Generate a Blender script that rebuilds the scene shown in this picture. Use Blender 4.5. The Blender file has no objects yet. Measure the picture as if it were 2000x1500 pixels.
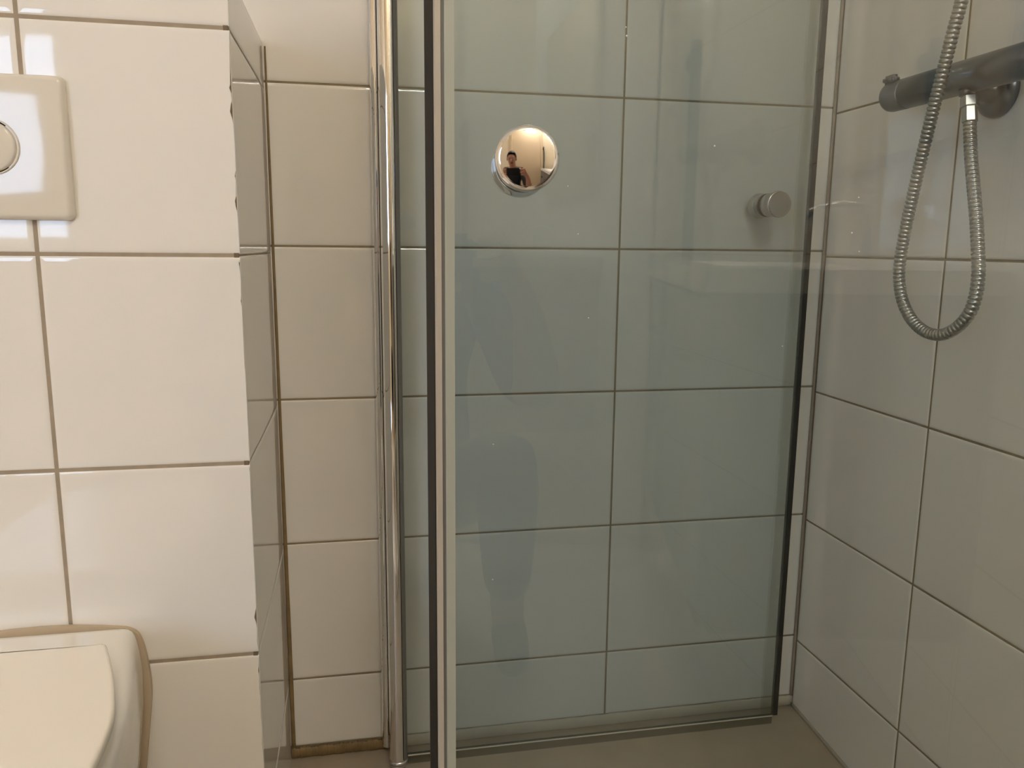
import bpy, bmesh, math, random
from mathutils import Vector, Matrix
random.seed(7)
S = bpy.context.scene
COL = S.collection
PI = math.pi

# ------------------------------------------------------------------ camera, world, exposure
CAM = Vector((0.2544, -1.3393, 0.9018))
F_PX, PITCH, YAW, ROLL = 1558.2, 0.1700, 0.1914, 0.0097
fw = Vector((math.sin(YAW)*math.cos(PITCH), math.cos(YAW)*math.cos(PITCH), -math.sin(PITCH)))
rt = fw.cross(Vector((0, 0, 1))).normalized(); up = rt.cross(fw)
r2 = rt*math.cos(ROLL)+up*math.sin(ROLL); u2 = up*math.cos(ROLL)-rt*math.sin(ROLL)
cd = bpy.data.cameras.new('camera'); cam = bpy.data.objects.new('camera', cd); COL.objects.link(cam)
m = Matrix((r2, u2, -fw)).transposed().to_4x4(); m.translation = CAM; cam.matrix_world = m
cd.sensor_fit = 'HORIZONTAL'; cd.sensor_width = 36.0; cd.lens = 36.0*F_PX/2000.0
cd.clip_start = 0.005; cd.clip_end = 50
S.camera = cam
S.view_settings.view_transform = 'Standard'; S.view_settings.look = 'None'
S.view_settings.gamma = 1.0; S.view_settings.use_curve_mapping = False
S.view_settings.exposure = 1.13
S.cycles.max_bounces = 14; S.cycles.transparent_max_bounces = 24
S.cycles.glossy_bounces = 6; S.cycles.diffuse_bounces = 9
S.cycles.caustics_reflective = False; S.cycles.caustics_refractive = False
S.cycles.sample_clamp_indirect = 6.0
W = bpy.data.worlds.new('world'); S.world = W; W.use_nodes = True
W.node_tree.nodes['Background'].inputs[0].default_value = (0.7, 0.8, 1.0, 1)
W.node_tree.nodes['Background'].inputs[1].default_value = 0.6
LAMP_CEIL = 24.0      # ceiling lamp diffuser
LAMP_VAN = 4.0        # mirror lamp over the vanity
LAMP_SCONCE = 36.0     # lamp on the rear wall
WINDOW_GLOW = 4.8     # frosted window pane, daylight

# ------------------------------------------------------------------ materials
def lin(r, g, b):
    f = lambda c: c/12.92 if c <= 0.04045 else ((c+0.055)/1.055)**2.4
    return (f(r/255), f(g/255), f(b/255), 1)
def mat(name, col, rough=0.4, metal=0.0, noise=0.0, nscale=30.0, bump=0.0, bscale=80.0, spec=0.5, coat=0.0, rvar=0.0):
    M = bpy.data.materials.new(name); M.use_nodes = True
    nt = M.node_tree; b = nt.nodes['Principled BSDF']
    b.inputs['Base Color'].default_value = col; b.inputs['Roughness'].default_value = rough
    b.inputs['Metallic'].default_value = metal; b.inputs['Specular IOR Level'].default_value = spec
    b.inputs['Coat Weight'].default_value = coat; b.inputs['Coat Roughness'].default_value = 0.03
    tc = nt.nodes.new('ShaderNodeTexCoord')
    if noise or rvar:
        n = nt.nodes.new('ShaderNodeTexNoise'); n.inputs['Scale'].default_value = nscale; n.inputs['Detail'].default_value = 5
        nt.links.new(tc.outputs['Object'], n.inputs['Vector'])
        if noise:
            mx = nt.nodes.new('ShaderNodeMix'); mx.data_type = 'RGBA'
            mx.inputs[6].default_value = tuple(c*(1-noise) for c in col[:3])+(1,)
            mx.inputs[7].default_value = tuple(min(1, c*(1+noise)) for c in col[:3])+(1,)
            nt.links.new(n.outputs['Fac'], mx.inputs[0]); nt.links.new(mx.outputs[2], b.inputs['Base Color'])
        if rvar:
            mr = nt.nodes.new('ShaderNodeMapRange'); mr.inputs[3].default_value = max(0, rough-rvar); mr.inputs[4].default_value = rough+rvar
            nt.links.new(n.outputs['Fac'], mr.inputs[0]); nt.links.new(mr.outputs[0], b.inputs['Roughness'])
    if bump:
        n2 = nt.nodes.new('ShaderNodeTexNoise'); n2.inputs['Scale'].default_value = bscale; n2.inputs['Detail'].default_value = 3
        nt.links.new(tc.outputs['Object'], n2.inputs['Vector'])
        bp = nt.nodes.new('ShaderNodeBump'); bp.inputs['Strength'].default_value = bump; bp.inputs['Distance'].default_value = 0.002
        nt.links.new(n2.outputs['Fac'], bp.inputs['Height']); nt.links.new(bp.outputs[0], b.inputs['Normal'])
    return M
def glass(name, tint, rough=0.0, f0=0.04):
    M = bpy.data.materials.new(name); M.use_nodes = True; nt = M.node_tree; nt.nodes.clear()
    out = nt.nodes.new('ShaderNodeOutputMaterial'); tr = nt.nodes.new('ShaderNodeBsdfTransparent')
    gl = nt.nodes.new('ShaderNodeBsdfGlossy'); mx = nt.nodes.new('ShaderNodeMixShader'); lw = nt.nodes.new('ShaderNodeLayerWeight')
    tr.inputs[0].default_value = tint; gl.inputs['Roughness'].default_value = rough; gl.inputs[0].default_value = (1, 1, 1, 1)
    lw.inputs[0].default_value = 0.5
    pw = nt.nodes.new('ShaderNodeMath'); pw.operation = 'POWER'; pw.inputs[1].default_value = 5
    ma = nt.nodes.new('ShaderNodeMath'); ma.operation = 'MULTIPLY_ADD'; ma.inputs[1].default_value = 1-f0; ma.inputs[2].default_value = f0
    L = nt.links.new
    L(lw.outputs['Facing'], pw.inputs[0]); L(pw.outputs[0], ma.inputs[0]); L(ma.outputs[0], mx.inputs[0])
    L(tr.outputs[0], mx.inputs[1]); L(gl.outputs[0], mx.inputs[2]); L(mx.outputs[0], out.inputs[0])
    return M
def emit(name, col, s):
    M = bpy.data.materials.new(name); M.use_nodes = True; nt = M.node_tree; nt.nodes.clear()
    o = nt.nodes.new('ShaderNodeOutputMaterial'); e = nt.nodes.new('ShaderNodeEmission')
    e.inputs[0].default_value = col; e.inputs[1].default_value = s; nt.links.new(e.outputs[0], o.inputs[0]); return M

M_TILE = mat('glazed_tile', (0.86, 0.845, 0.81, 1), 0.035, noise=0.012, nscale=9, bump=0.015, bscale=14, rvar=0.015)
M_GROUT2 = mat('shower_grout', lin(148, 134, 110), 0.9, noise=0.2, nscale=60)
M_GROUT = mat('grout', lin(164, 151, 133), 0.9, noise=0.2, nscale=60)
M_CHIP = mat('tile_body', lin(120, 105, 85), 0.95, noise=0.2, nscale=200)
M_SILI = mat('stained_sealant', lin(138, 116, 80), 0.6, noise=0.45, nscale=45, bump=0.3, bscale=120)
M_SILI2 = mat('grey_sealant', lin(176, 168, 152), 0.5, noise=0.15, nscale=50)
M_SILI3 = mat('pale_sealant', lin(206, 198, 182), 0.5, noise=0.08, nscale=40)
M_DRIP = glass('drip_seal', (0.74, 0.76, 0.71, 1), rough=0.3, f0=0.05)
M_FLOOR = mat('grey_floor', lin(166, 154, 136), 0.45, noise=0.16, nscale=14, bump=0.05, bscale=150)
M_FLOOR2 = mat('bounce_floor', lin(214, 204, 188), 0.35, noise=0.05, nscale=10)  # added pale tone for the unseen floor, bounces light upward
M_PLAS = mat('warm_plaster', lin(236, 222, 196), 0.7, noise=0.03, nscale=4)
M_CEIL = mat('ceiling_paint', lin(236, 230, 216), 0.8, noise=0.02, nscale=4)
M_CHROME = mat('chrome', (0.86, 0.86, 0.87, 1), 0.04, 1.0)
M_CHROME2 = mat('worn_chrome', (0.20, 0.22, 0.25, 1), 0.30, 1.0, rvar=0.06, nscale=20)
M_ALU = mat('satin_aluminium', (0.62, 0.62, 0.62, 1), 0.28, 1.0, rvar=0.05, nscale=25)
M_ALU2 = mat('dull_aluminium', (0.62, 0.60, 0.57, 1), 0.42, 0.6)
M_STEEL = mat('hose_steel', (0.46, 0.455, 0.43, 1), 0.30, 1.0)
M_KNOB = mat('satin_steel', (0.5, 0.5, 0.5, 1), 0.22, 1.0)
M_RUBB = mat('dark_rubber', lin(48, 44, 40), 0.6, noise=0.1, nscale=60)
M_LIP2 = mat('seal_lip_plastic', lin(160, 165, 154), 0.4)
M_MAG = mat('magnet_strip', lin(28, 25, 23), 0.55, noise=0.15, nscale=30)
M_GASK = mat('grey_gasket', lin(112, 112, 108), 0.5)
M_LIP = mat('seal_plastic', lin(172, 166, 154), 0.35, noise=0.03, nscale=20)
M_CERA = mat('ceramic', (0.86, 0.84, 0.79, 1), 0.10, noise=0.01, nscale=6)
M_LID = mat('lid_plastic', (0.93, 0.89, 0.81, 1), 0.22, noise=0.01, nscale=6)
M_PLATE = mat('cream_plastic', (0.76, 0.72, 0.64, 1), 0.06, noise=0.01, nscale=8)
M_GAP = mat('shadow_gap', lin(44, 40, 36), 0.8)
M_PAD = mat('wall_pad', lin(196, 180, 156), 0.7)
M_DARK = mat('dark_metal', lin(46, 44, 44), 0.35, 0.4)
M_CAB = mat('grey_cabinet', lin(120, 116, 112), 0.4, noise=0.05, nscale=8)
M_DOOR = mat('door_paint', lin(222, 200, 168), 0.4, noise=0.02, nscale=5)
M_SKIN = mat('skin', lin(190, 138, 110), 0.5, noise=0.06, nscale=40)
M_HAIR = mat('dark_hair', lin(38, 28, 22), 0.6, noise=0.3, nscale=200, bump=0.6, bscale=300)
M_SHIRT = mat('black_shirt', lin(32, 33, 36), 0.8, noise=0.15, nscale=120)
M_JEAN = mat('dark_trousers', lin(44, 47, 56), 0.85, noise=0.2, nscale=150)
M_SHOE = mat('dark_shoe', lin(36, 34, 34), 0.6)
M_EYE = mat('eye_white', lin(220, 215, 208), 0.2)
M_LIPS = mat('lips', lin(150, 92, 82), 0.45)
M_PHONE = mat('phone_black', lin(22, 22, 24), 0.15)
M_G1 = glass('shower_glass', (0.868, 0.900, 0.910, 1))
M_G1C = glass('folded_door_glass', (0.905, 0.930, 0.932, 1))
M_GEDGE = mat('glass_edge', lin(46, 62, 52), 0.15, spec=0.6)
M_CLEAR = glass('clear_seal', (0.95, 0.955, 0.945, 1), rough=0.25, f0=0.05)
M_SMOKE = mat('edge_fin', lin(46, 46, 42), 0.6, spec=0.2)
M_DROP = mat('water_spot', (0.85, 0.85, 0.82, 1), 0.1, coat=1.0)
M_MIRR = mat('mirror', (0.9, 0.9, 0.9, 1), 0.01, 1.0)
M_E1 = emit('lamp_diffuser', (1.0, 0.92, 0.83, 1), LAMP_CEIL)
M_E2 = emit('mirror_lamp_diffuser', (1.0, 0.91, 0.80, 1), LAMP_VAN)
M_E3 = emit('sconce_diffuser', (1.0, 0.91, 0.80, 1), LAMP_SCONCE)
M_WIN = emit('daylit_frosted_pane', (0.55, 0.72, 1.0, 1), WINDOW_GLOW)

# ------------------------------------------------------------------ helpers
class MB:
    def __init__(s): s.v = []; s.f = []; s.mi = []; s.sm = []
    def add(s, vs, fs, mi=0, smooth=False):
        o = len(s.v); s.v += [tuple(v) for v in vs]
        for f in fs: s.f.append([i+o for i in f]); s.mi.append(mi); s.sm.append(smooth)
        return s
    def box(s, a, b, mi=0, bev=0.0, seg=2):
        bm = bmesh.new(); bmesh.ops.create_cube(bm, size=1)
        for v in bm.verts: v.co = Vector([(a[i]+b[i])/2+v.co[i]*(b[i]-a[i]) for i in range(3)])
        if bev: bmesh.ops.bevel(bm, geom=bm.edges[:], offset=bev, segments=seg, profile=0.5, affect='EDGES')
        return s.bm(bm, mi)
    def bm(s, bm, mi=0, smooth=False, M=None):
        bmesh.ops.recalc_face_normals(bm, faces=bm.faces)
        bm.verts.index_update()
        s.add([(M @ v.co if M else v.co) for v in bm.verts], [[v.index for v in f.verts] for f in bm.faces], mi, smooth); bm.free(); return s
    def lathe(s, prof, o, ax, mi=0, n=48, smooth=True, caps=True):
        ax = Vector(ax).normalized(); o = Vector(o)
        t = Vector((0, 0, 1)) if abs(ax.z) < 0.9 else Vector((1, 0, 0))
        a = ax.cross(t).normalized(); b = ax.cross(a)
        vs = []; fs = []
        for h, r in prof:
            for k in range(n):
                w = 2*PI*k/n; vs.append(o+ax*h+a*(r*math.cos(w))+b*(r*math.sin(w)))
        for i in range(len(prof)-1):
            for k in range(n):
                k2 = (k+1) % n; fs.append((i*n+k, i*n+k2, (i+1)*n+k2, (i+1)*n+k))
        s.add(vs, fs, mi, smooth)
        if caps:
            s.add(vs[:n], [list(range(n))[::-1]], mi); s.add(vs[-n:], [list(range(n))], mi)
        return s
    def tube(s, pts, rad, mi=0, n=12, caps=True):
        P = [Vector(p) for p in pts]; R = rad if isinstance(rad, (list, tuple)) else [rad]*len(P)
        vs = []; fs = []; prev = None
        for i, p in enumerate(P):
            t = (P[min(i+1, len(P)-1)]-P[max(i-1, 0)]).normalized()
            if prev is None:
                q = Vector((0, 0, 1)) if abs(t.z) < 0.9 else Vector((1, 0, 0)); a = t.cross(q).normalized()
            else: a = (prev-t*prev.dot(t)).normalized()
            prev = a; b = t.cross(a)
            for k in range(n):
                w = 2*PI*k/n; vs.append(p+a*(R[i]*math.cos(w))+b*(R[i]*math.sin(w)))
        for i in range(len(P)-1):
            for k in range(n):
                k2 = (k+1) % n; fs.append((i*n+k, i*n+k2, (i+1)*n+k2, (i+1)*n+k))
        s.add(vs, fs, mi, True)
        if caps: s.add(vs[:n], [list(range(n))[::-1]], mi); s.add(vs[-n:], [list(range(n))], mi)
        return s
    def prism(s, poly, z0, z1, mi=0, smooth=False, T=None):
        T = T or (lambda x, y, z: (x, y, z)); n = len(poly)
        vs = [T(x, y, z0) for x, y in poly]+[T(x, y, z1) for x, y in poly]
        s.add(vs, [[i, (i+1) % n, n+(i+1) % n, n+i] for i in range(n)], mi, smooth)
        s.add(vs, [list(range(n))[::-1], [n+i for i in range(n)]], mi); return s
    def loft(s, rings, mi=0, smooth=True, capa=True, capb=True):
        n = len(rings[0]); vs = [p for r in rings for p in r]; fs = []
        for i in range(len(rings)-1):
            for k in range(n): fs.append((i*n+k, i*n+(k+1) % n, (i+1)*n+(k+1) % n, (i+1)*n+k))
        if capa: fs.append(list(range(n))[::-1])
        if capb: fs.append([(len(rings)-1)*n+k for k in range(n)])
        s.add(vs, fs, mi, smooth); return s
    def build(s, name, mats, parent=None, fix=True):
        me = bpy.data.meshes.new(name); me.from_pydata(s.v, [], s.f)
        for mm in (mats if isinstance(mats, (list, tuple)) else [mats]): me.materials.append(mm)
        for p, i, k in zip(me.polygons, s.mi, s.sm): p.material_index = i; p.use_smooth = k
        if fix:
            bm = bmesh.new(); bm.from_mesh(me); bmesh.ops.remove_doubles(bm, verts=bm.verts, dist=1e-6)
            bmesh.ops.recalc_face_normals(bm, faces=bm.faces); bm.to_mesh(me); bm.free()
        me.update()
        o = bpy.data.objects.new(name, me); COL.objects.link(o)
        if parent:
            o.parent = parent; pm = Matrix.Translation(-world_of(parent)); me.transform(pm)
        return o
LOCS = {}
def world_of(o): return LOCS.get(o.name, Vector((0, 0, 0)))
def thing(name, loc, label, cat, group=None):
    o = bpy.data.objects.new(name, None); COL.objects.link(o); o.location = loc; LOCS[o.name] = Vector(loc)
    o.empty_display_size = 0.05
    o['label'] = label; o['category'] = cat
    if group: o['group'] = group
    return o
# children of a child are built in the same space as the thing: a part's own origin is the thing's origin
def part(mb, name, mats, parent, label=None, fix=True):
    o = mb.build(name, mats, None, fix)
    root = parent
    while root.parent: root = root.parent
    o.data.transform(Matrix.Translation(-world_of(root))); o.parent = parent
    if label: o['label'] = label
    return o
def tag(o, label, cat, group=None):
    o['label'] = label; o['category'] = cat
    if group: o['group'] = group
    return o
def struct(o, label=None, cat=None):
    o['kind'] = 'structure'
    if label: o['label'] = label
    if cat: o['category'] = cat
    return o
def catmull(pts, n):
    P = [Vector(p) for p in pts]; out = []
    P = [P[0]*2-P[1]]+P+[P[-1]*2-P[-2]]
    for i in range(1, len(P)-2):
        for k in range(n):
            t = k/n; a, b, c, d = P[i-1:i+3]
            out.append(0.5*((2*b)+(c-a)*t+(2*a-5*b+4*c-d)*t*t+(3*b-a-3*c+d)*t**3))
    out.append(P[-2]); return out

# ------------------------------------------------------------------ tiles
RINGS = [(0.0, -0.0022), (0.0, -0.0011), (0.0008, -0.00065), (0.0018, -0.00034), (0.0030, -0.00015), (0.0044, -0.00004), (0.0058, 0.0)]
def tile(mb, T, u0, u1, v0, v1, pill=(1, 1, 1, 1), tilt=0.0010, chips=None):
    """a tile on the plane T(u,v,h); pill = pillowed edges (left, right, bottom, top); chips = [(v, depth)] bites out of the right edge"""
    tu = random.uniform(-tilt, tilt); tv = random.uniform(-tilt, tilt)
    uc = (u0+u1)/2; vc = (v0+v1)/2
    right = [(u1, v0), (u1, v1)]
    if chips:
        ch = [c for c in sorted(chips) if v0+0.002 < c[0] < v1-0.002]
        right = [(u1, v0)]+[(u1-c[1], c[0]) for c in ch]+[(u1, v1)]
    base = [('l', u0, v0)]+[('r', a, b) for a, b in right]+[('l', u0, v1)]
    rings = []
    n = len(base)
    for d, h in RINGS:
        ring = []
        for s, a, b in base:
            pl, pr, pb, pt = [(0.12 if not q else 1.0) for q in pill]
            uu = a+d*pl if s == 'l' else a-d*pr
            vv = min(max(b, v0+d*pb), v1-d*pt)
            ring.append(T(uu, vv, h+tu*(uu-uc)+tv*(vv-vc)))
        rings.append(ring)
    vs = [p for r in rings for p in r]; fs = []
    for i in range(len(rings)-1):
        for k in range(n): fs.append((i*n+k, i*n+(k+1) % n, (i+1)*n+(k+1) % n, (i+1)*n+k))
    mb.add(vs, fs, 0, False)
    if n == 4: mb.add(rings[-1], [[0, 1, 2, 3]], 0)
    else: mb.add(rings[-1], [list(range(n))], 0)
def tiled(mb, T, us, vs, g=0.0034, edges=(1, 1, 1, 1), chips=None, gl=None, gr=None, skip=None):
    """us, vs: joint positions, first and last are the ends"""
    for i in range(len(us)-1):
        for j in range(len(vs)-1):
            first = i == 0; last = i == len(us)-2
            a = us[i]+(g/2 if not first or gl is None else gl); b = us[i+1]-(g/2 if not last or gr is None else gr)
            c = vs[j]+g/2; d = vs[j+1]-g/2
            if d-c < 0.004 or b-a < 0.004: continue
            tile(mb, T, a, b, c, d, (edges[0] if first else 1, edges[1] if last else 1, 1, 1),
                 chips=chips if last else None)
XR, XB, YB = 1.0921, 0.1204, -0.3539
CEIL = 2.40; FZ = -0.02; XL = -1.50; YREAR = -2.60
ROWS = [1.15-0.25*k for k in range(5)]                       # 1.15 .. 0.15
def rows(off, lo, hi): return [lo]+sorted(z+off for z in [1.15+0.25*k for k in range(-4, 6)] if lo+0.006 < z+off < hi-0.006)+[hi]
CORE = 0.0012
# back wall (face y = 0)
mb = MB()
mb.box((XL, CORE, FZ-0.05), (XR+0.05, 0.08, CEIL), 1)
tiled(mb, lambda u, v, h: (u, -h, v), [XL, -1.299, -0.899, -0.499, -0.099, 0.301, 0.7011, XR], rows(0, 0.0205, CEIL), gr=0.004)
struct(mb.build('wall_back', [M_TILE, M_GROUT2], fix=False))
# right wall (face x = XR)
mb = MB()
mb.box((XR+CORE, YREAR, FZ-0.05), (XR+0.08, 0.08, CEIL), 1)
tiled(mb, lambda u, v, h: (XR-h, -u, v), [0, 0.3071]+[0.7071+0.4*k for k in range(5)]+[2.6], rows(-0.0102, -0.018, CEIL), gl=0.003)
struct(mb.build('wall_right', [M_TILE, M_GROUT2], fix=False))
# boxed-in cistern wall on the left: front face, right flank, ledge on top
TOPZ = 1.2085
mb = MB()
mb.box((XL, YB+CORE, FZ-0.05), (XB-CORE, 0.0, TOPZ-CORE), 1)
chz = [(1.079, .0018), (1.0755, .0030), (1.070, .0012), (1.062, .0006), (1.058, .0020), (1.050, .0034), (1.043, .0016), (1.036, .0002),
       (0.985, .0002), (0.979, .0016), (0.975, .0004), (0.957, .0010), (0.951, .0028), (0.945, .0022), (0.938, .0006), (0.915, .0003),
       (0.8825, .0020), (0.872, .0008), (0.865, .0002), (0.842, .0006), (0.836, .0016), (0.829, .0004), (0.760, .0006), (0.752, .0001),
       (0.640, .0004), (0.634, .0010), (0.628, .0002), (0.58, .0006), (0.545, .0003),
       (0.452, .0004), (0.444, .0022), (0.438, .0034), (0.432, .0018), (0.424, .0006), (0.405, .0012), (0.396, .0004),
       (0.372, .0010), (0.365, .0018), (0.357, .0008), (0.340, .0012), (0.328, .0004), (0.30, .0010), (0.285, .0003), (0.262, .0012), (0.25, .0004)]
br = rows(-0.0109, FZ, TOPZ)
tiled(mb, lambda u, v, h: (u, YB-h, v), [XL, -1.2957, -0.8957, -0.4957, -0.0957, XB+0.0004], br, g=0.0046, edges=(1, 0, 1, 1), chips=chz, gr=0.0)
tiled(mb, lambda u, v, h: (XB+h, u, v), [YB, -0.0], br, g=0.0024, edges=(0, 0, 1, 1), gl=0.0040, gr=0.0035)
tiled(mb, lambda u, v, h: (u, -v, TOPZ+h), [XL, -1.2957, -0.8957, -0.4957, -0.0957, XB], [0, 0.175, -YB], g=0.003)
mb.box((XB-.0065, YB+.0009, FZ), (XB-.0010, YB+.0045, TOPZ-.01), 2)
struct(mb.build('wall_left', [M_TILE, M_GROUT, M_CHIP], fix=False))
# plaster walls and ceiling of the rest of the room
WX0, WX1, WZ0, WZ1 = -1.42, -0.775, 0.895, 1.655            # window opening in the rear wall
mb = MB()
mb.box((XL, YREAR-0.12, FZ-0.05), (XR+0.08, YREAR, WZ0)); mb.box((XL, YREAR-0.12, WZ1), (XR+0.08, YREAR, CEIL))
mb.box((XL, YREAR-0.12, WZ0), (WX0, YREAR, WZ1)); mb.box((WX1, YREAR-0.12, WZ0), (XR+0.08, YREAR, WZ1))
struct(mb.build('wall_rear', M_PLAS, fix=False))
struct(MB().box((XL-0.08, YREAR-0.12, FZ-0.05), (XL, 0.08, CEIL)).build('wall_side', M_PLAS))
struct(MB().box((XL-0.08, YREAR-0.12, CEIL), (XR+0.08, 0.08, CEIL+0.08)).build('ceiling', M_CEIL))
# floor: falls gently from the back wall
mb = MB()
ys = [0.08, 0.0, -0.05, -0.15, -0.25, -0.35, -0.95, YREAR-0.12]
zs = [0.0, 0.0, -0.0015, -0.0085, -0.0145, -0.0185, FZ, FZ]
vs = []
for y, z in zip(ys, zs): vs += [(XL-0.08, y, z), (XR+0.08, y, z)]
for y in (0.08, YREAR-0.12): vs += [(XL-0.08, y, -0.09), (XR+0.08, y, -0.09)]
n = len(ys); fs = [(2*i, 2*i+1, 2*i+3, 2*i+2) for i in range(n-1)]
fs += [(2*n, 2*n+1, 2*n+3, 2*n+2), (0, 1, 2*n+1, 2*n), (2*n-2, 2*n-1, 2*n+3, 2*n+2)]
fs += [[2*i for i in range(n)]+[2*n+2, 2*n], [2*i+1 for i in range(n)]+[2*n+3, 2*n+1]]
mb.add(vs, fs); mb.mi[n-2] = 1  # rear stretch, out of view, made pale to lift light on the lower walls
struct(mb.build('floor', [M_FLOOR, M_FLOOR2]))
# sealant beads
def bead(pts, w, h, name, m, ax='z', nrm=(0, -1, 0), jit=0.15):
    mb = MB(); rings = []; nrm = Vector(nrm)
    ph = [random.uniform(0, 6) for _ in range(4)]
    for i, p in enumerate(pts):
        p = Vector(p); ww = w(i/(len(pts)-1)) if callable(w) else w
        j = 1+jit*(.5*math.sin(i*.21+ph[0])+.4*math.sin(i*.53+ph[1])+.3*math.sin(i*1.17+ph[2])+random.uniform(-.3, .3))
        side = Vector((0, 0, 1)) if ax == 'z' else Vector((1, 0, 0))
        ring = [p-side*ww*0.5*j, p-side*ww*0.38+nrm*h*0.8*j, p+nrm*h*j, p+side*ww*0.38*j+nrm*h*0.8, p+side*ww*0.5*j]
        rings.append(ring)
    mb.loft(rings, capa=True, capb=True, smooth=True)
    return struct(mb.build(name, m))
bead([(XB+0.001+0.001*i, -0.0012, 0.0100+0.0006*math.sin(i*1.9)) for i in range(0, 170)], 0.0215, 0.0045, 'trim_1', M_SILI, 'z', (0, -1, 0), 0.16)
bead([(0.292+0.008*k, -0.0012, 0.0112) for k in range(101)], 0.0235, 0.0030, 'trim_5', M_SILI3, 'z', (0, -1, 0), 0.05)
bead([(XB+0.0030+0.0012*(1-k/49), -0.0008, 0.01+0.0243*k) for k in range(50)], lambda t: 0.0080-0.0052*t, 0.0016, 'trim_2', M_SILI, 'x', (0.3, -0.95, 0), 0.08)
def floor_z(y):
    for a, b, c, d in zip(ys, ys[1:], zs, zs[1:]):
        if b <= y <= a: return c+(d-c)*(a-y)/(a-b)
    return FZ
bead([(XR-0.0004, -0.004-0.02*k, floor_z(-0.004-0.02*k)+0.0030) for k in range(60)], 0.0085, 0.0030, 'trim_3', M_SILI2, 'z', (-1, 0, 0), 0.06)
bead([(XR-0.0022, -0.0008, 0.01+0.024*k) for k in range(90)], lambda t: 0.0068-0.001*t, 0.0016, 'trim_4', M_GROUT, 'x', (-0.3, -0.95, 0), 0.08)

# ------------------------------------------------------------------ flush plate on the cistern wall
PX, PZ, PH = -0.1280, 1.0026, 0.0765
t = thing('flush_plate', (PX, YB, PZ), 'cream square flush plate on the white tiles above the toilet', 'flush plate')
mb = MB(); N = 44; hgt = 0.0125; vs = []; fs = []
def edge(q): return q
for j in range(N+1):
    for i in range(N+1):
        # cluster samples near the rim so that the rounded edge is smooth
        f = lambda k: math.copysign(1-(1-abs(2*k/N-1))**2, 2*k/N-1)
        u, v = f(i), f(j)
        uu, vv = u*PH, v*PH
        # rounded corners in plan
        rc = 0.008; ax_, ay_ = abs(uu)-(PH-rc), abs(vv)-(PH-rc)
        if ax_ > 0 and ay_ > 0:
            mx_ = max(ax_, ay_); l = math.hypot(ax_, ay_)
            if l > 0: uu = math.copysign(PH-rc+ax_*mx_/l, uu); vv = math.copysign(PH-rc+ay_*mx_/l, vv); ax_, ay_ = abs(uu)-(PH-rc), abs(vv)-(PH-rc)
        d = (rc-math.hypot(max(ax_, 0), max(ay_, 0))) if (ax_ > 0 and ay_ > 0) else min(PH-abs(uu), PH-abs(vv))
        rb = 0.0055; e = max(0, min(1, d/rb)); h = hgt*0.35+hgt*0.65*math.sqrt(max(0, 1-(1-e)**2))
        r = math.hypot(uu, vv)
        h += 0.0009*(1-(uu/PH)**2)+0.0024*(1-(vv/PH)**2)-0.0015 - 0.0007*math.exp(-(r/0.034)**2)
        vs.append((PX+uu, YB-h, PZ+vv))
for j in range(N):
    for i in range(N):
        ids = (j*(N+1)+i, j*(N+1)+i+1, (j+1)*(N+1)+i+1, (j+1)*(N+1)+i); fs.append(ids)
mb.add(vs, fs, 0, True)
rim = [i for i in range(N+1)]+[(j+1)*(N+1)-1 for j in range(1, N+1)]+[N*(N+1)+i for i in range(N-1, -1, -1)]+[j*(N+1) for j in range(N-1, 0, -1)]
sk = [vs[i] for i in rim]; n = len(sk)
mb.add(sk+[(a, YB-0.0004, c) for a, b, c in sk], [(i, (i+1) % n, n+(i+1) % n, n+i) for i in range(n)]+[[n+i for i in range(n)]], 0, False)
part(mb, 'plate', M_PLATE, t)
part(MB().lathe([(0.0, 0.0300), (0.0118, 0.0300), (0.0128, 0.0292), (0.0128, 0.0284), (0.0100, 0.0280), (0.0, 0.0280)], (PX, YB-0.0029, PZ), (0, -1, 0), n=64, caps=False), 'button_ring', M_PLATE, t)
part(MB().lathe([(0.004, 0.0281), (0.0108, 0.0281), (0.0108, 0.0)], (PX, YB-0.0029, PZ), (0, -1, 0), n=64, caps=False), 'button_gap', M_GAP, t)
part(MB().lathe([(0.006, 0.0268), (0.0125, 0.0268), (0.0140, 0.0260)]+[(0.0140+0.0028*math.sqrt(max(0, 1-(r/0.0262)**2)), r) for r in (0.0255, 0.024, 0.021, 0.017, 0.012, 0.006, 0.0005)], (PX, YB-0.0029, PZ), (0, -1, 0), n=64), 'flush_button', M_PLATE, t)

# ------------------------------------------------------------------ toilet
TX = -0.128
def dshape(yr, wr, wm, ym, yf, z, n=40, cr=0.02, xo=TX):
    """D outline: flat back at yr of half width wr with corner radius, widest wm at ym, round front at yf"""
    pts = []
    for k in range(5):
        a = PI/2*k/4; pts.append((wr-cr+cr*math.sin(a), yr-cr+cr*math.cos(a)))
    for k in range(1, 12):
        s = k/12; e = s*s*(3-2*s); pts.append((wr+(wm-wr)*math.sin(s*PI/2)**1.15, (yr-cr)+(ym-(yr-cr))*s))
    for k in range(0, n//2+1):
        a = PI/2*k/(n//2); pts.append((wm*math.cos(a)**0.92 if k < n//2 else 0.0, ym+(yf-ym)*math.sin(a)))
    L = [(-x, y) for x, y in pts[-2::-1]]
    return [(xo+x, y, z) for x, y in pts+L]
t = thing('wall_hung_toilet', (TX, YB, FZ), 'white wall-hung toilet with closed lid below the flush plate', 'toilet')
def bowl_ring(z, yr, wr, wm, ym, yf, cr=0.008): return dshape(yr, wr, wm, ym, yf, z, cr=cr)
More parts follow.
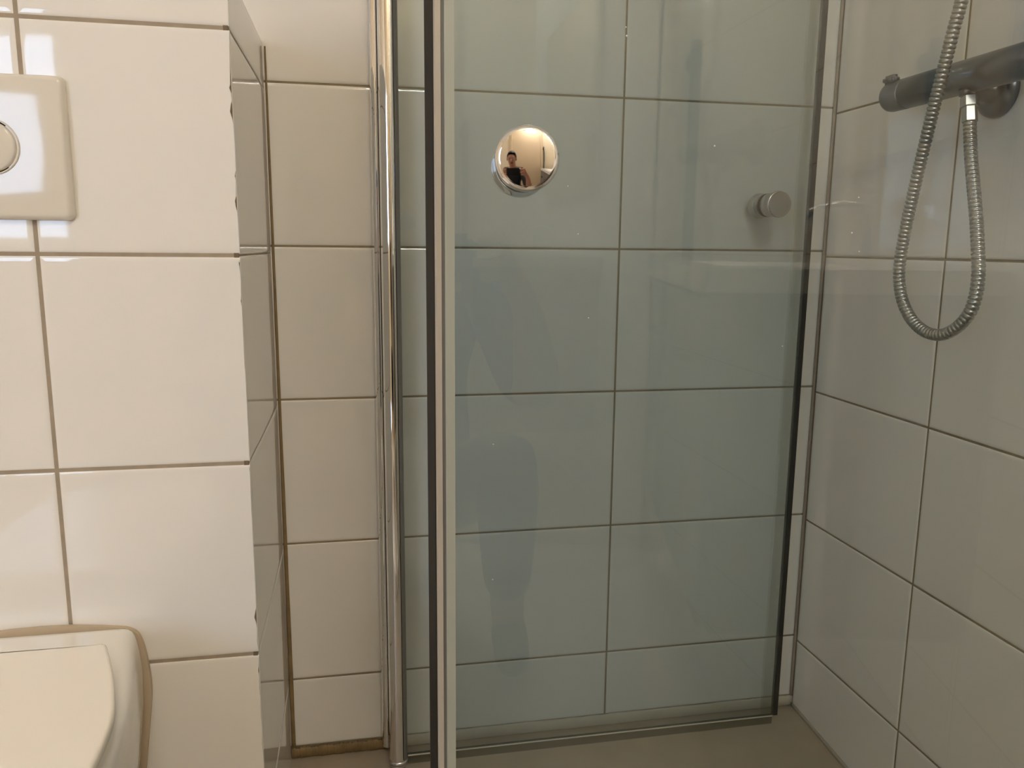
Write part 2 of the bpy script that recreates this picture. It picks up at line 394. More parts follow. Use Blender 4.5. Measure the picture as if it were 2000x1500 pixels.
rings = [bowl_ring(0.060, -0.360, .072, .066, -.44, -.50), bowl_ring(0.085, -0.360, .082, .080, -.46, -.56), bowl_ring(0.15, -0.360, .090, .095, -.48, -.63),
         bowl_ring(0.22, -0.360, .097, .112, -.51, -.70), bowl_ring(0.29, -0.360, .106, .131, -.55, -.77), bowl_ring(0.345, -0.360, .112, .143, -.58, -.825),
         bowl_ring(0.385, -0.360, .1135, .151, -.61, -.86, .008), bowl_ring(0.410, -0.360, .1115, .1535, -.62, -.875, .008), bowl_ring(0.424, -0.360, .1095, .1535, -.62, -.877, .008),
         bowl_ring(0.432, -0.361, .1078, .1525, -.62, -.876, .008), bowl_ring(0.438, -0.3625, .1055, .150, -.62, -.874, .008), bowl_ring(0.4415, -0.365, .1022, .1465, -.62, -.871, .008),
         bowl_ring(0.4432, -0.369, .098, .142, -.62, -.866, .007), bowl_ring(0.4436, -0.375, .091, .135, -.62, -.860, .006)]
mb = MB().loft(rings)
part(mb, 'bowl', M_CERA, t)
# foam pad between ceramic and tiles, following the outline of the back of the bowl
right = [(-.058, .055), (-.045, .09), (-.037, .15), (-.029, .205), (-.0218, .2458), (-.0161, .288), (-.0105, .3295), (-.0080, .3571), (-.0093, .385), (-.0123, .4090), (-.0160, .4240), (-.0200, .4320), (-.0265, .4372), (-.0330, .4398)]
right = [(p.x, p.y) for p in catmull([Vector((a, b, 0)) for a, b in right], 4)]
top = [(TX+0.070, 0.4435), (TX+0.034, 0.4470), (TX, 0.4478), (TX-0.034, 0.4470), (TX-0.070, 0.4435)]
poly = right+top+[(2*TX-x, z) for x, z in right[::-1]]
mb = MB().prism(poly, YB-0.0003, YB-0.0065, T=lambda x, y, z: (x, z, y))
part(mb, 'wall_pad', M_PAD, t)
def lid_outline(ins, z):
    R = [(.0, -.462), (.05, -.4615), (.095, -.4605), (.1035, -.4615), (.107, -.467), (.1125, -.481), (.1185, -.4965), (.134, -.540), (.1457, -.580), (.1515, -.605), (.1545, -.630), (.1560, -.66), (.156, -.69),
         (.153, -.735), (.143, -.785), (.124, -.830), (.095, -.865), (.055, -.886), (.0, -.893)]
    P = catmull([Vector((x, y, 0)) for x, y in R], 4)
    P = [(p.x, p.y) for p in P]; full = P+[(-x, y) for x, y in P[-2:0:-1]]
    cx, cy = 0, -.68; out = []; n = len(full)
    for i, (x, y) in enumerate(full):
        a = full[i-1]; b = full[(i+1) % n]; tx, ty = b[0]-a[0], b[1]-a[1]; l = math.hypot(tx, ty) or 1
        nx, ny = ty/l, -tx/l
        if nx*(x-cx)+ny*(y-cy) < 0: nx, ny = -nx, -ny
        if ins > .012: out.append((TX+x*(1-ins/.156), cy+(y-cy)*(1-ins/.2), z))
        else: out.append((TX+x-nx*ins, y-ny*ins, z))
    return out
def slab(rings, name):
    mb = MB().loft(rings, capa=False, capb=False); mb.add(rings[0], [list(range(len(rings[0])))[::-1]]); mb.add(rings[-1], [list(range(len(rings[-1])))])
    return part(mb, name, M_LID, t)
slab([lid_outline(.011, .4440), lid_outline(.0095, .4445), lid_outline(.0085, .4465), lid_outline(.0085, .4515), lid_outline(.0095, .4528), lid_outline(.011, .4532)], 'seat')
slab([lid_outline(.006, .4605), lid_outline(.0015, .4610), lid_outline(0, .4628), lid_outline(0.0002, .4690), lid_outline(.0008, .4706), lid_outline(.0022, .4717), lid_outline(.0040, .4720)], 'lid')
for k, (bx_, by_) in enumerate(((-.085, -.50), (.085, -.50), (-.11, -.80), (.11, -.80))):
    part(MB().lathe([(0, .008), (.0085, .008)], (TX+bx_, by_, .4525), (0, 0, 1), n=16), 'lid_buffer', M_LID, t)
for sx in (-1, 1):
    part(MB().lathe([(0, .009), (.028, .009)], (TX+sx*0.07-0.014, -0.470, 0.4560), (1, 0, 0), n=20), 'hinge', M_LID, t)

# ------------------------------------------------------------------ shower doors
def knob_profile(dome):
    base = [(0.0, .0175), (.0008, .0198), (.0110, .0200), (.0118, .0192), (.0150, .0190), (.0200, .0196), (.0240, .0212), (.0262, .0218), (.0290, .0219)]
    if dome:
        rim = [(.0290+.0044*math.sin(a), .0219-.0044*(1-math.cos(a))) for a in [math.radians(q) for q in (8, 16, 24, 32, 40, 48, 56, 64, 72, 78)]]
        R0 = .090; h0, r0 = rim[-1]; zc = h0-math.sqrt(R0*R0-r0*r0)
        return base+rim+[(zc+math.sqrt(R0*R0-r*r), r) for r in (.0180, .0168, .0150, .0128, .0105, .0080, .0055, .0030, .0003)]
    return base+[(.0312, .0214), (.0320, .0205), (.0322, .0190), (.0316, .0150), (.0312, .008), (.0311, .0003)]
def shower_door(name, label, hinge, ang, width, knob_u, knob_z, z0, z1, flip, dome, kmat, wall_axis):
    """local frame: u runs from the hinge pole along the pane, w is the pane's normal towards the room"""
    d = Vector((math.cos(ang), math.sin(ang), 0)); w = Vector((math.sin(ang), -math.cos(ang), 0))
    if flip: w = -w
    h = Vector((hinge[0], hinge[1], 0))
    T = lambda u, ww, z: tuple(h+d*u+w*ww+Vector((0, 0, z)))
    t = thing(name, (hinge[0], hinge[1], z0), label, 'shower door')
    def bx(mb, u0, u1, w0, w1, a, b, mi=0): return mb.prism([(u0, w0), (u1, w0), (u1, w1), (u0, w1)], a, b, mi, T=T)
    gt = 0.003
    # pane with ground edges
    mb = MB(); c = .0006; zA, zB = z0+0.0175, z1-0.01
    P8 = [(.012+c, -gt), (width-c, -gt), (width, -gt+c), (width, gt-c), (width-c, gt), (.012+c, gt), (.012, gt-c), (.012, -gt+c)]
    vs = [T(a, b, zA) for a, b in P8]+[T(a, b, zB) for a, b in P8]
    for i in range(8): mb.add([vs[i], vs[(i+1) % 8], vs[8+(i+1) % 8], vs[8+i]], [[0, 1, 2, 3]], 0 if i in (0, 4) else 1)
    mb.add(vs, [list(range(8))[::-1], [8+i for i in range(8)]], 1)
    pane = part(mb, 'glass_pane', [M_G1 if flip else M_G1C, M_GEDGE], t, 'greenish clear glass pane')
    return t, T, d, w, bx, gt
# -- folded-back door along the back wall
Z1 = 1.95
HX, HY = 0.3075, -0.050
D1 = math.radians(0.0)
t, T, d, w, bx, gt = shower_door('shower_door', 'shower door folded back along the rear tiles, chrome hinge pole on its left', (HX, HY), D1, 1.0215-HX, 0, 0, 0.0, Z1, False, False, M_KNOB, 'back')
wp = [(.2800, -.0005)]+[(.28875-.00875*math.cos(a), -.016-.0115*math.sin(a)) for a in [PI*k/24 for k in range(25)]]+[(.2975, -.0005)]
part(MB().prism(wp, 0.018, Z1, smooth=False), 'wall_profile', M_CHROME, t)
part(MB().box((.2975, -.0315, .03), (.3060, -.0225, Z1-.02), 0, .001), 'hinge_leaf', M_RUBB, t)
# round pole with a slim groove where the pane enters
PR = 0.0156
CUT = math.acos(.0066/PR); CUT2 = math.acos(.0080/.0152)
ringp = [(HX+PR*math.cos(a), HY+PR*math.sin(a)) for a in [CUT+(2*PI-2*CUT)*k/56 for k in range(57)]]
mb = MB(); n = len(ringp); vs = [(x, y, .0120) for x, y in ringp]+[(x, y, Z1-.01) for x, y in ringp]
mb.add(vs, [(k, k+1, n+k+1, n+k) for k in range(n-1)], 0, True)
mb.add(vs, [(n-1, 0, n, 2*n-1), list(range(n))[::-1], [n+k for k in range(n)]], 0)
part(mb, 'hinge_pole', M_CHROME, t, fix=False)
ringg = [(HX+.0152*math.cos(a), HY+.0152*math.sin(a)) for a in [-CUT2+2*CUT2*k/20 for k in range(21)]]
mb = MB(); n = len(ringg); vs = [(x, y, .0120) for x, y in ringg]+[(x, y, Z1-.01) for x, y in ringg]
mb.add(vs, [(k, k+1, n+k+1, n+k) for k in range(n-1)], 0, True)
mb.add(vs, [(n-1, 0, n, 2*n-1), list(range(n))[::-1], [n+k for k in range(n)]], 0)
part(mb, 'pane_gasket', M_GASK, t, 'grey gasket strip', fix=False)
part(MB().box((HX+.0060, HY-.010, .0125), (HX+.0084, HY+.010, Z1-.0105)), 'gasket_groove', M_RUBB, t)
part(MB().lathe([(-.0005, .0150), (.0003, .0164), (.0022, .0166), (.0030, .0160), (.0046, .0160), (.0052, .0166), (.0068, .0166), (.0122, .0150)], (HX, HY, 0.0005), (0, 0, 1)), 'pole_cap', M_ALU, t)
WD = 1.0215-HX
part(bx(bx(MB(), WD-.0230, WD+.001, gt+.0002, gt+.0014, .018, Z1-.02), WD-.0230, WD+.001, -gt-.0014, -gt-.0002, .018, Z1-.02), 'edge_seal', M_CLEAR, t, 'clear plastic edge seal')
part(MB().prism([(WD+.0008, gt+.0012), (WD+.0085, .0052), (WD+.0100, .0035), (WD+.0100, -.0035), (WD+.0008, -gt-.0012)], .0175, Z1-.02, T=T), 'magnet_strip', M_SMOKE, t, 'dark strip along the free edge')
part(bx(bx(MB(), .016, WD-.002, .0034, .0046, .0012, .0160), .016, WD-.002, .0032, .0052, .0162, .0178, 1), 'bottom_seal', [M_DRIP, M_SILI3], t, 'clear plastic drip seal with a pale upper rim')
KU, KZ = 0.9487-HX, 0.9765
kb = MB(); pf = knob_profile(False)
for s in (1, -1): kb.lathe(pf, T(KU, s*(gt+.0012), KZ), w*s, 0, 56)
kn = part(kb, 'door_knob', M_KNOB, t, 'satin steel knob on both faces of the pane')
kw = MB()
for s in (1, -1): kw.lathe([(0, .0196), (.0013, .0196)], T(KU, s*(gt), KZ), w*s, 0, 40)
part(kw, 'knob_washer', M_RUBB, kn)
# -- near door, hinged on the right wall
A2 = math.radians(7.3)
dd = Vector((math.cos(A2), -math.sin(A2), 0))
TIP = Vector((0.3725, -0.764, 0))+dd*(-0.0695)              # free end of the seal
L2 = (XR-0.030-TIP.x)/math.cos(A2)
H2 = TIP+dd*L2
hinge2 = (H2.x, H2.y)
ang2 = math.atan2(-dd.y, -dd.x)
t, T, d, w, bx, gt = shower_door('shower_door', 'nearest shower door with polished round knob, hinged on the right-hand wall', hinge2, ang2, L2-.0150, 0, 0, FZ, Z1, True, True, M_CHROME, 'right')
part(MB().box((XR-.020, H2.y-.013, FZ+.004), (XR-.0005, H2.y+.013, Z1), 0, .002), 'wall_profile', M_ALU, t)
part(MB().lathe([(FZ+.001, .014), (FZ+.003, PR), (Z1-.012, PR), (Z1-.01, .014)], (H2.x, H2.y, 0), (0, 0, 1)), 'hinge_pole', M_CHROME, t)
part(bx(MB(), .0120, .0215, -.0062, .0062, FZ+.018, Z1-.02), 'pane_gasket', M_GASK, t, 'grey gasket strip')
part(bx(bx(MB(), .02, L2-.02, gt+.0002, gt+.0012, FZ+.0035, FZ+.024), .02, L2-.02, -gt-.0012, -gt-.0002, FZ+.0035, FZ+.024), 'bottom_seal', M_CLEAR, t, 'clear plastic drip seal')
E0 = L2
# seal at the free end: ribbed pale channel and a dark bevelled magnet
ch = [(E0-.0205, gt+.0002), (E0-.0205, gt+.0013), (E0-.0150, gt+.0022), (E0-.0136, gt+.0022), (E0-.0136, gt-.0015), (E0-.0112, gt-.0015), (E0-.0112, gt+.0026), (E0-.0076, gt+.0030),
      (E0-.0063, gt+.0024), (E0-.0063, -gt-.0022), (E0-.0060, -gt-.0030), (E0-.0205, -gt-.0013), (E0-.0205, -gt-.0002), (E0-.0145, -gt-.0002), (E0-.0145, gt+.0002)]
part(MB().prism([(E0-.0206, gt+.0001), (E0-.0206, gt+.0015), (E0-.0150, gt+.0024), (E0-.0137, gt+.0024), (E0-.0137, gt+.0012), (E0-.0145, gt+.0001)], FZ+.0145, Z1-.0205, T=T), 'seal_lip', M_LIP2, t, 'greyer lip of the seal')
part(bx(MB(), E0-.01355, E0-.01125, gt-.0014, gt+.0006, FZ+.014, Z1-.02), 'seal_groove', M_GASK, t, 'darker groove strip')
part(MB().prism(ch, FZ+.014, Z1-.02, T=T), 'edge_seal', M_LIP, t, 'pale ribbed edge seal')
part(MB().prism([(E0-.0062, gt+.0026), (E0-.0056, gt+.0030), (E0, -.0010), (E0+.0003, -.0030), (E0-.0002, -.0050), (E0-.0062, -.0055)], FZ+.014, Z1-.02, T=T), 'magnet_strip', M_MAG, t, 'dark brown magnet strip')
KU2, KZ2 = L2-.0695+0.0000, 0.9605
kb = MB(); pf = knob_profile(True)
for s in (1, -1): kb.lathe(pf, T(KU2, s*(gt+.0012), KZ2), w*s, 0, 72)
kn = part(kb, 'door_knob', M_CHROME, t, 'polished chrome domed knob on both faces of the pane')
kw = MB()
for s in (1, -1): kw.lathe([(0, .0196), (.0013, .0196)], T(KU2, s*(gt), KZ2), w*s, 0, 40)
part(kw, 'knob_washer', M_RUBB, kn)
NEAR_T, NEAR_D, NEAR_W, NEAR_L = T, d, w, L2
near_door = t
DROPS = [(0.5580, 0.9747, 0.0007), (0.7156, 0.7556, 0.0005), (0.7154, 0.6480, 0.0005), (0.4516, 0.9145, 0.0007), (0.4486, 0.9401, 0.0005), (0.6243, 1.0476, 0.0007), (0.6249, 1.0533, 0.0005), (0.6460, 0.8510, 0.0005), (0.4983, 0.8303, 0.0005), (0.6633, 0.9452, 0.0005), (0.4449, 0.9011, 0.0005), (0.6551, 0.9116, 0.0005)]
for u, z, r in DROPS:
    part(MB().lathe([(0, r), (r*.3, r*.8), (r*.45, r*.4), (r*.5, r*.05)], T(u, gt, z), w, n=10), 'water_spot', M_DROP, t)

# ------------------------------------------------------------------ shower mixer on the right wall
BX, BZ, BR = 1.027, 1.1225, 0.0212
t = thing('shower_mixer', (XR, -0.42, BZ), 'grey chrome bar mixer valve on the right-hand wall behind the hose', 'shower mixer')
part(MB().lathe([(0, BR-.0012), (.0010, BR), (.30, BR), (.301, BR-.001)], (BX, -0.2830, BZ), (0, -1, 0)), 'valve_body', M_CHROME2, t)
hd = part(MB().lathe([(.0002, BR-.0030), (.0010, BR-.0004), (.0020, BR), (.032, BR), (.0372, BR-.0010), (.0395, BR-.0035), (.0402, BR-.008), (.0402, .001)], (BX, -0.2822, BZ), (0, 1, 0)), 'temperature_handle', M_CHROME2, t)
mb = MB()
bm = bmesh.new(); bmesh.ops.create_cube(bm, size=1)
for v in bm.verts: v.co = Vector((v.co.x*.0145, v.co.y*.0265, v.co.z*.0125))
bmesh.ops.bevel(bm, geom=bm.edges[:], offset=.0040, segments=4, affect='EDGES')
mb.bm(bm, 0, True, Matrix.Translation((BX-0.0060, -0.2500, BZ+BR+.0020)))
part(mb, 'stop_button', M_CHROME2, hd)
part(MB().lathe([(0, BR-.003), (.001, BR), (.038, BR), (.042, BR-.006), (.042, .001)], (BX, -0.5845, BZ), (0, -1, 0)), 'flow_handle', M_CHROME2, t)
for y in (-0.378, -0.528):
    part(MB().lathe([(0, .034), (.003, .0345), (.007, .0335), (.012, .029), (.016, .021), (.018, .0150), (.030, .0140), (.046, .0140)], (XR-.0004, y, BZ-0.012), (-1, 0, 0)), 'rosette', M_CHROME2, t)
part(MB().lathe([(0, .0100), (.005, .0100), (.006, .0088), (.0082, .0088)], (BX-.004, -0.4020, BZ-BR+.004), (0, 0, -1)), 'outlet', M_CHROME2, t)

# ------------------------------------------------------------------ hose
HOSE = [
    (1.0230, -0.4077, 1.0910),
    (1.0210, -0.4150, 1.0624),
    (1.0170, -0.4271, 1.0234),
    (1.0110, -0.4440, 0.9843),
    (1.0040, -0.4636, 0.9399),
    (0.9990, -0.4772, 0.9026),
    (0.9960, -0.4851, 0.8781),
    (0.9930, -0.4884, 0.8504),
    (0.9900, -0.4844, 0.8271),
    (0.9880, -0.4680, 0.8078),
    (0.9860, -0.4450, 0.7964),
    (0.9850, -0.4157, 0.7979),
    (0.9840, -0.3880, 0.8123),
    (0.9840, -0.3669, 0.8363),
    (0.9840, -0.3563, 0.8671),
    (0.9840, -0.3562, 0.8983),
    (0.9840, -0.3620, 0.9392),
    (0.9830, -0.3705, 0.9757),
    (0.9820, -0.3803, 1.0144),
    (0.9810, -0.3900, 1.0505),
    (0.9800, -0.3996, 1.0850),
    (0.9800, -0.4079, 1.1174),
    (0.9810, -0.4146, 1.1494),
    (0.9830, -0.4195, 1.1782),
    (0.9850, -0.4233, 1.2008),
    (0.9900, -0.4246, 1.2386),
    (1.0000, -0.4174, 1.2820),
    (1.0120, -0.4374, 1.3920),
    (1.0180, -0.4474, 1.5020),
    (1.0200, -0.4524, 1.6020)
]
t = thing('shower_hose', HOSE[0], 'ribbed metal shower hose hanging in a loop below the mixer valve', 'shower hose')
path = catmull(HOSE, 60)
L = [0.0]
for a, b in zip(path, path[1:]): L.append(L[-1]+(b-a).length)
tot = L[-1]; pitch = .0056; sub = 6
ns = int(tot/pitch)*sub; pts = []; rr = []; j = 0
for i in range(ns+1):
    s = tot*i/ns
    while j < len(L)-2 and L[j+1] < s: j += 1
    f = (s-L[j])/max(1e-9, L[j+1]-L[j]); pts.append(path[j].lerp(path[j+1], f))
    ph = (i % sub)/sub; rr.append(.0079-(.0019 if ph < .1 else (.0006 if ph < .2 else (.0001 if ph < .4 or ph > .8 else 0.0))))
part(MB().tube(pts, rr, n=16), 'hose', M_STEEL, t)
d0 = (path[30]-path[0]).normalized()
part(MB().lathe([(-.0065, .0095), (-.006, .0105), (.0065, .0108), (.0072, .0100), (.0078, .0090), (.026, .0092), (.0265, .0085)], Vector(HOSE[0])+d0*.0022, d0, n=6, smooth=False), 'hose_nut', M_STEEL, t)
dn = (path[-1]-path[-30]).normalized()
part(MB().lathe([(-.030, .0095), (-.028, .0105), (.0, .0115), (.004, .0110)], path[-1], dn, n=32), 'handle_cone', M_CHROME2, t)
e = path[-1]+dn*.004
t = thing('hand_shower', e, 'hand shower resting in its wall holder above the mixer valve', 'hand shower')
part(MB().tube([e, e+Vector((-.004, -.002, .05)), e+Vector((-.012, -.004, .12)), e+Vector((-.03, -.010, .18))], [.0105, .0120, .0125, .012], n=20), 'handle', M_CHROME2, t)
hc = e+Vector((-.045, -.012, .20))
part(MB().lathe([(-.012, .012), (-.006, .035), (.004, .042), (.012, .042), (.014, .038)], hc, (-.75, -.1, -.5)), 'spray_head', M_CHROME2, t)
hh = e+Vector((-.004, -.002, .05))
part(MB().box((hh.x-.002, hh.y-.016, hh.z-.016), (XR-.0005, hh.y+.016, hh.z+.016), 0, .004), 'wall_holder', M_CHROME2, t)

# ------------------------------------------------------------------ rest of the bathroom, behind the camera
# window in the rear wall
t = struct(MB().prism([(0, 0)]*0 or [(WX0, WZ0), (WX1, WZ0), (WX1, WZ1), (WX0, WZ1)], YREAR-.085, YREAR-.080, T=lambda x, y, z: (x, z, y)).build('window_1', M_WIN))
fr = MB()
for a in ((WX0, WZ0, WX0+.04, WZ1), (WX1-.025, WZ0, WX1, WZ1), (WX0, WZ0, WX1, WZ0+.025), (WX0, WZ1-.025, WX1, WZ1), (-1.115, WZ0, -1.085, WZ1)):
    fr.box((a[0], YREAR-.079, a[1]), (a[2], YREAR-.045, a[3]), 0, .003)
fo = fr.build('window_frame', M_CEIL); fo.parent = t
# door with frame in the rear wall
DX0, DX1 = -0.18, 0.66
t = struct(MB().box((DX0, YREAR+.002, FZ+.006), (DX1, YREAR+.030, 2.02), 0, .002).build('door_1', M_DOOR))
fr = MB()
for a in ((DX0-.07, FZ, DX0-.004, 2.09), (DX1+.004, FZ, DX1+.07, 2.09), (DX0-.004, 2.024, DX1+.004, 2.09)):
    fr.box((a[0], YREAR+.0005, a[1]), (a[2], YREAR+.042, a[3]), 0, .003)
fr.build('door_frame', M_DOOR).parent = t
# dark upright bar, stand-in for an unknown thing that shows only as a reflection
t = thing('upright_bar', (0.757, YREAR, 1.1), 'dark upright bar on the wall beside the door', 'grab bar')
part(MB().tube(catmull([(0.757, YREAR+.055, .72), (0.757, YREAR+.055, 1.0), (0.757, YREAR+.055, 1.3), (0.757, YREAR+.055, 1.47)], 4), .016, n=20), 'bar', M_DARK, t)
for z in (.78, 1.42): part(MB().lathe([(0, .026), (.006, .026), (.010, .012), (.05, .012)], (0.757, YREAR+.0005, z), (0, 1, 0), n=24), 'bracket', M_DARK, t)
# vanity
t = thing('vanity_cabinet', (0.87, -1.9, FZ), 'grey vanity cabinet under a white basin top along the right-hand wall', 'vanity')
part(MB().box((.66, -2.35, .25), (XR-.001, -1.48, .834), 0, .003), 'body', M_CAB, t)
for y0, y1 in ((-2.345, -1.92), (-1.91, -1.485)):
    dr = part(MB().box((.640, y0, .26), (.659, y1, .82), 0, .003), 'drawer', M_CAB, t)
    part(MB().box((.618, (y0+y1)/2-.06, .70), (.640, (y0+y1)/2+.06, .712), 0, .003), 'handle', M_DARK, dr)
tp = MB()
a0, a1, b0, b1 = .625, XR-.001, -2.36, -1.46
c0, c1, e0, e1 = .70, .98, -2.15, -1.67
zt, zb = .872, .8345
tp.add([(a0, b0, zt), (a1, b0, zt), (a1, b1, zt), (a0, b1, zt), (c0, e0, zt), (c1, e0, zt), (c1, e1, zt), (c0, e1, zt)], [(0, 1, 5, 4), (1, 2, 6, 5), (2, 3, 7, 6), (3, 0, 4, 7)])
tp.add([(a0, b0, zt), (a1, b0, zt), (a1, b1, zt), (a0, b1, zt), (a0, b0, zb), (a1, b0, zb), (a1, b1, zb), (a0, b1, zb)], [(0, 1, 5, 4), (1, 2, 6, 5), (2, 3, 7, 6), (3, 0, 4, 7), (4, 5, 6, 7)])
tp.add([(c0, e0, zt), (c1, e0, zt), (c1, e1, zt), (c0, e1, zt), (c0+.04, e0+.04, zb+.002), (c1-.04, e0+.04, zb+.002), (c1-.04, e1-.04, zb+.002), (c0+.04, e1-.04, zb+.002)], [(0, 1, 5, 4), (1, 2, 6, 5), (2, 3, 7, 6), (3, 0, 4, 7), (4, 5, 6, 7)])
part(tp, 'basin_top', M_CERA, t, 'white basin top')
part(MB().tube(catmull([(1.03, -1.91, .873), (1.03, -1.91, .95), (1.0, -1.91, .99), (.93, -1.91, .985), (.90, -1.91, .96)], 6), .011, n=16), 'tap', M_CHROME, t)
t = thing('wall_mirror', (XR, -1.9, 1.45), 'rectangular mirror on the wall above the vanity', 'mirror')
part(MB().box((XR-.012, -2.3, 1.08), (XR-.001, -1.5, 1.80), 0, .002), 'frame', M_ALU, t)
part(MB().box((XR-.014, -2.28, 1.10), (XR-.0125, -1.52, 1.78)), 'mirror_glass', M_MIRR, t)
t = thing('mirror_lamp', (XR, -1.75, 1.93), 'slim lamp on the wall above the mirror', 'lamp')
part(MB().box((XR-.05, -2.05, 1.90), (XR-.001, -1.45, 1.915), 0, .003), 'bracket', M_ALU, t)
part(MB().box((XR-.085, -2.05, 1.885), (XR-.05, -1.45, 1.93), 0, .004), 'diffuser', M_E2, t)
LX, LY = 0.48, -2.25
t = thing('ceiling_light', (LX, LY, CEIL), 'round flat ceiling light in the middle of the room', 'lamp')
part(MB().lathe([(0.0005, .17), (.03, .17), (.034, .165)], (LX, LY, CEIL), (0, 0, -1), n=56), 'base', M_CEIL, t)
part(MB().lathe([(.034, .16), (.05, .155), (.062, .13), (.070, .08), (.073, .001)], (LX, LY, CEIL), (0, 0, -1), n=56), 'diffuser', M_E1, t)
t = thing('wall_lamp', (0.29, YREAR, 2.12), 'small round lamp on the wall above the door', 'lamp')
part(MB().lathe([(0.0005, .055), (.012, .055), (.016, .05)], (0.29, YREAR, 2.12), (0, 1, 0), n=40), 'base', M_ALU, t)
part(MB().lathe([(.016, .045), (.03, .060), (.06, .066), (.085, .055), (.10, .03), (.104, .001)], (0.29, YREAR, 2.12), (0, 1, 0), n=40), 'shade', M_E3, t)

# ------------------------------------------------------------------ photographer crouching behind the phone
t = thing('person', (0.06, -1.95, FZ), 'person with short dark hair in a black shirt crouching and holding up a phone', 'person')
def skin(name, chains, m, parent, root=0, sub=2):
    """chains: list of lists of (point, radius); a chain may start with an index label of an earlier vertex"""
    V = []; Rr = []; E = []; lab = {}
    for ch in chains:
        prev = None
        for it in ch:
            if isinstance(it, str): prev = lab[it]; continue
            p, r = it[0], it[1]
            V.append(p); Rr.append(r if isinstance(r, tuple) else (r, r)); i = len(V)-1
            if len(it) > 2: lab[it[2]] = i
            if prev is not None: E.append((prev, i))
            prev = i
    me = bpy.data.meshes.new(name); me.from_pydata([Vector(v)-world_of(parent) for v in V], E, []); me.materials.append(m)
    o = bpy.data.objects.new(name, me); COL.objects.link(o); o.parent = parent
    md = o.modifiers.new('skin', 'SKIN'); md.use_smooth_shade = True; md.branch_smoothing = 0.4
    for sv, r in zip(me.skin_vertices[0].data, Rr): sv.radius = r; sv.use_root = False
    me.skin_vertices[0].data[root].use_root = True
    sd = o.modifiers.new('sub', 'SUBSURF'); sd.levels = sub; sd.render_levels = sub
    return o
HD = Vector((0.06, -1.745, 1.035)); HF = Vector((0.20, 0.90, -0.16)).normalized(); HR = HF.cross(Vector((0, 0, 1))).normalized(); HU = HR.cross(HF)
hp = lambda a, b, c: tuple(HD+HR*a+HF*b+HU*c)
body = [[((.06, -2.0, .34), .088, 'pel'), ((.065, -1.97, .47), .105), ((.072, -1.91, .65), .125, 'ch'), ((.070, -1.85, .815), .11, 'uc'), ((.067, -1.815, .90), .064), ((.063, -1.785, .950), .056), (hp(0, -.012, -.03), (.068, .078)), (hp(0, -.010, .035), (.074, .088)), (hp(0, -.012, .085), (.055, .066))]]
hands = []
for sx, sh, el, wr, pa in ((1, (.232, -1.80, .862), (.362, -1.555, .640), (.345, -1.455, .818), (.332, -1.422, .858)), (-1, (-.092, -1.84, .862), (-.17, -1.64, .620), (.045, -1.475, .815), (.085, -1.425, .848))):
    body.append(['uc', (sh, .062), ((Vector(sh)+Vector(el))/2, .048), (el, .047), (Vector(el).lerp(Vector(wr), .35), .041), (wr, (.024, .030)), (pa, (.018, .036), 'pa%d' % sx)])
for sx, hip, kn, an in ((1, (.155, -2.0, .32), (.30, -1.69, .50), (.285, -1.93, .075)), (-1, (-.035, -2.0, .32), (-.165, -1.69, .50), (-.15, -1.93, .075))):
    body.append(['pel', (hip, .080), (Vector(hip).lerp(Vector(kn), .5), .078), (kn, .058), (Vector(kn).lerp(Vector(an), .35), .056), (an, .040), ((an[0]+.012*sx, an[1]+.07, .025), .038), ((an[0]+.025*sx, an[1]+.17, .014), .030)])
PM = cam.matrix_world.copy()
pw = lambda a, b, c: PM @ Vector((a, b, c))          # phone frame: right, up, towards the holder
for k, (oy, ln) in enumerate(((.030, .064), (.010, .072), (-.010, .068), (-.029, .054))):
    f0 = pw(.058, -.022+oy, .050); f1 = pw(.050, -.022+oy*.95, .022+ln*.0); f2 = pw(.047-ln*.12, -.022+oy*.9, .0165); f3 = pw(.040-ln*.25, -.022+oy*.86, .0165)
    body.append(['pa1', (f0, .0095), (f1, .0088), (f2, .0080), (f3, .0070)])
    g0 = pw(-.160, -.022+oy, .055); g1 = pw(-.146, -.022+oy, .024); g2 = pw(-.134, -.022+oy*.95, .0165); g3 = pw(-.118+ln*.2-.01, -.022+oy*.9, .0165)
    body.append(['pa-1', (g0, .0095), (g1, .0088), (g2, .0080), (g3, .0070)])
body.append(['pa1', (pw(.055, -.050, .060), .0115), (pw(.036, -.040, .050), .0100), (pw(.018, -.028, .046), .0085)])
body.append(['pa-1', (pw(-.150, -.050, .062), .0115), (pw(-.130, -.040, .050), .0100), (pw(-.112, -.030, .046), .0085)])
skin('body', body, M_SKIN, t)
shirt = [[((.06, -2.0, .33), .150, 'pel'), ((.065, -1.97, .47), .138), ((.072, -1.91, .65), .140), ((.070, -1.85, .815), .124, 'uc'), ((.068, -1.82, .890), .082)]]
for sh, el in (((.232, -1.80, .862), (.362, -1.555, .640)), ((-.092, -1.84, .862), (-.17, -1.64, .620))):
    shirt.append(['uc', (sh, .076), (Vector(sh).lerp(Vector(el), .35), .064), (Vector(sh).lerp(Vector(el), .7), .062), (Vector(sh).lerp(Vector(el), 1.02), .066)])
skin('shirt', shirt, M_SHIRT, t)
tr = [[((.06, -2.0, .29), .140, 'pel'), ((.06, -1.99, .39), .140)]]
for sx, hip, kn, an in ((1, (.155, -2.0, .32), (.30, -1.69, .50), (.285, -1.93, .075)), (-1, (-.035, -2.0, .32), (-.165, -1.69, .50), (-.15, -1.93, .075))):
    tr.append(['pel', (hip, .104), (Vector(hip).lerp(Vector(kn), .5), .091), (kn, .071), (Vector(kn).lerp(Vector(an), .35), .068), (Vector(kn).lerp(Vector(an), .9), .056)])
skin('trousers', tr, M_JEAN, t)
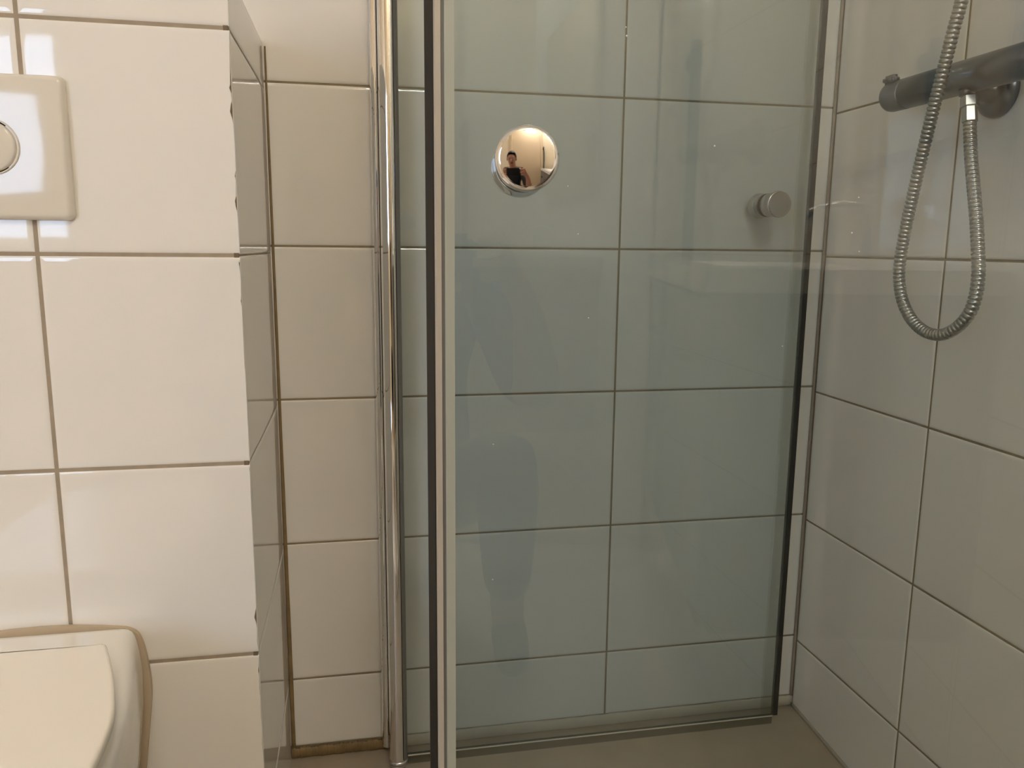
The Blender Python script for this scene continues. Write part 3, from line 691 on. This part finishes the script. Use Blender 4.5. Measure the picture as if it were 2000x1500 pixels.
for sx, an in ((1, (.285, -1.93, .075)), (-1, (-.15, -1.93, .075))):
    skin('shoe', [[((an[0], an[1]-.02, .030), .046), ((an[0]+.012*sx, an[1]+.07, .028), .045), ((an[0]+.022*sx, an[1]+.14, .024), .042), ((an[0]+.027*sx, an[1]+.185, .018), .033)]], M_SHOE, t)
def ell(c, r, m, name, lo=None, n=24):
    bm = bmesh.new(); bmesh.ops.create_uvsphere(bm, u_segments=n, v_segments=n//2, radius=1)
    Mx = Matrix((HR*r[0], HF*r[1], HU*r[2])).transposed().to_4x4(); Mx.translation = Vector(c)
    if lo: bmesh.ops.delete(bm, geom=[v for v in bm.verts if lo(v.co)], context='VERTS')
    for f in bm.faces: f.smooth = True
    q = MB().bm(bm, 0, True, Mx); return part(q, name, m, t)
ell(hp(0, -.022, .035), (.083, .100, .105), M_HAIR, 'hair', lambda c: (c.y > .55 and c.z < .55) or (c.z < -.15 and c.y > -.1) or c.z < -.6)
for sx in (-1, 1):
    ell(hp(.029*sx, .060, .012), (.0135, .010, .0075), M_EYE, 'eye'); ell(hp(.029*sx, .0675, .012), (.0055, .004, .0055), M_DARK, 'pupil')
    ell(hp(.030*sx, .066, .028), (.019, .008, .0035), M_HAIR, 'eyebrow'); ell(hp(.076*sx, -.010, .005), (.010, .020, .030), M_SKIN, 'ear')
ell(hp(0, .080, -.012), (.013, .018, .024), M_SKIN, 'nose'); ell(hp(0, .066, -.052), (.024, .012, .008), M_LIPS, 'mouth')
t = thing('phone', tuple(pw(-.055, -.022, .028)), 'black phone held sideways in both hands of the crouching person', 'phone')
q = MB(); bm = bmesh.new(); bmesh.ops.create_cube(bm, size=1)
for v in bm.verts: v.co = Vector((v.co.x*.147, v.co.y*.072, v.co.z*.008))
bmesh.ops.bevel(bm, geom=[e for e in bm.edges if abs((e.verts[0].co-e.verts[1].co).z) > .004], offset=.009, segments=4, affect='EDGES')
q.bm(bm, 0, False, PM @ Matrix.Translation((-.055, -.022, .030))); part(q, 'case', M_PHONE, t)
q = MB().lathe([(0, .008), (.0015, .008), (.0018, .006)], pw(0, 0, .0262), -(pw(0, 0, 1)-pw(0, 0, 0)), n=24); part(q, 'lens', M_PHONE, t)
